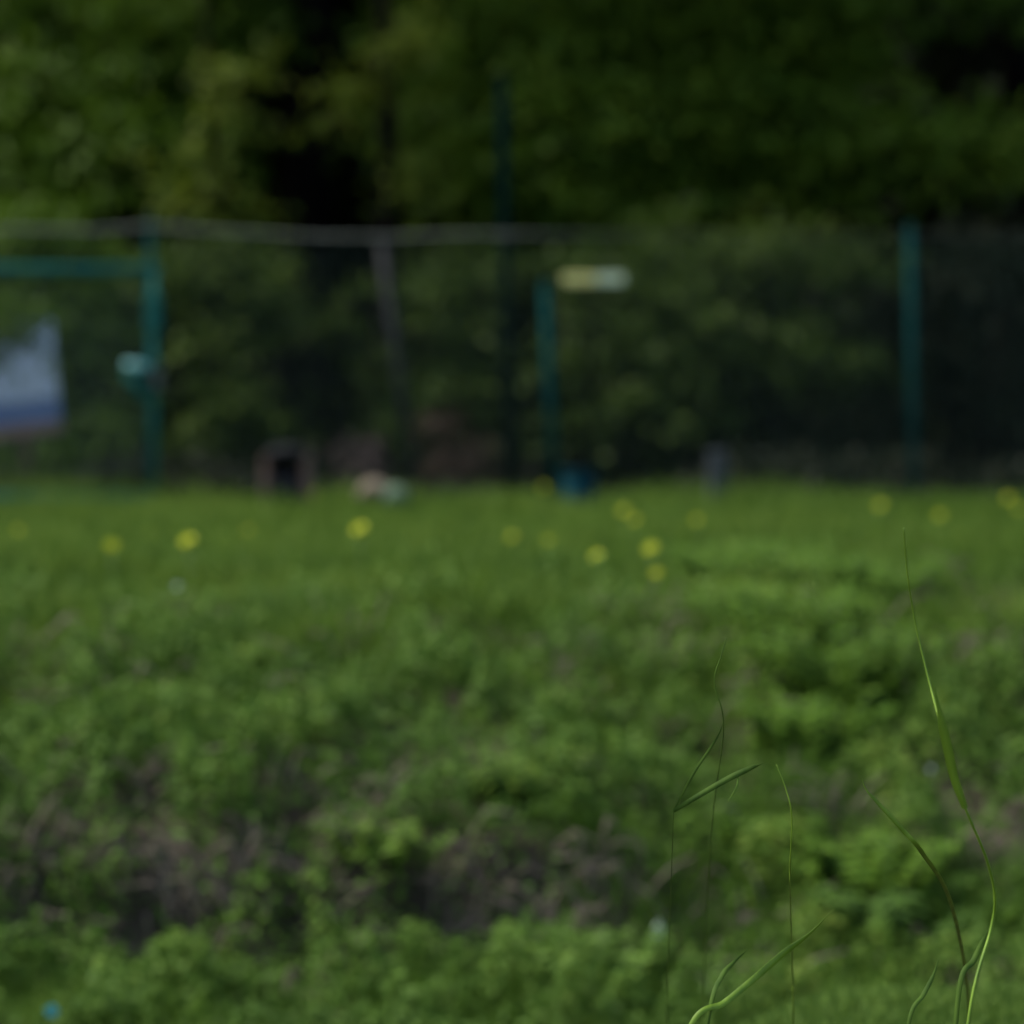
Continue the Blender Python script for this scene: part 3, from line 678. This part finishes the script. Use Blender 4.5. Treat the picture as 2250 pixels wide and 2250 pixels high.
stalk('short grass blade just above the broad slanting one', [(1520, 2400), (1560, 2220), (1585, 2148), (1612, 2115), (1647, 2083)], 11, 'stalk_dark')
stalk('forked grass stalk at left with two leaves spreading upward', [(1470, 2420), (1466, 2200), (1474, 1960), (1480, 1782)], 4, 'stalk_dark', 'stem', back=1.5, pf=1800,
      extra=[([(1480, 1782), (1530, 1752), (1600, 1712), (1650, 1688), (1678, 1677)], 13, 'stalk_dark'), ([(1480, 1782), (1505, 1735), (1530, 1690), (1575, 1622), (1592, 1580)], 6, 'stalk_dark'), ([(1622, 1704), (1618, 1730), (1600, 1760)], 4, 'stalk')])
stalk('thin pale upright grass stem bowing left at its tip', [(1745, 2420), (1742, 2150), (1736, 1940), (1740, 1800), (1727, 1735), (1706, 1680)], 5, 'stalk', 'stem', back=1.5, pf=1930)
stalk('arching grass blade crossing the bright leafy clump', [(2120, 2420), (2128, 2200), (2090, 1985), (2026, 1873), (1985, 1826), (1930, 1766), (1903, 1735), (1894, 1712)], 10, 'stalk', back=1.5, pf=1900)
stalk('tallest grass stalk curving up the right side to the meadow edge', [(2098, 2420), (2135, 2200), (2178, 2040), (2186, 1966), (2166, 1883), (2125, 1785), (2094, 1697), (2066, 1590), (2040, 1490), (2012, 1370), (1994, 1260), (1986, 1160)], 8, 'stalk', 'stem', dY=-.35,
      extra=[([(2120, 1775), (2098, 1710), (2085, 1650), (2068, 1580), (2050, 1500)], 22, 'stalk')])
stalk('short upright blade at the bottom edge left of the tallest stalk', [(1985, 2420), (1997, 2250), (2030, 2185), (2050, 2145), (2065, 2100)], 10, 'stalk_dark')
stalk('pointed dark blade leaning right near the bottom right', [(2085, 2420), (2108, 2175), (2140, 2110), (2165, 2060), (2178, 2035)], 13, 'stalk_dark', dY=-.1)
stalk('thin seed stalk left of the leafy clump, topped with pale seeds', [(1540, 2420), (1548, 2100), (1566, 1800), (1590, 1600), (1570, 1500), (1585, 1440), (1597, 1402)], 4, 'stalk_dark', 'stem', back=1.8, pf=1500)
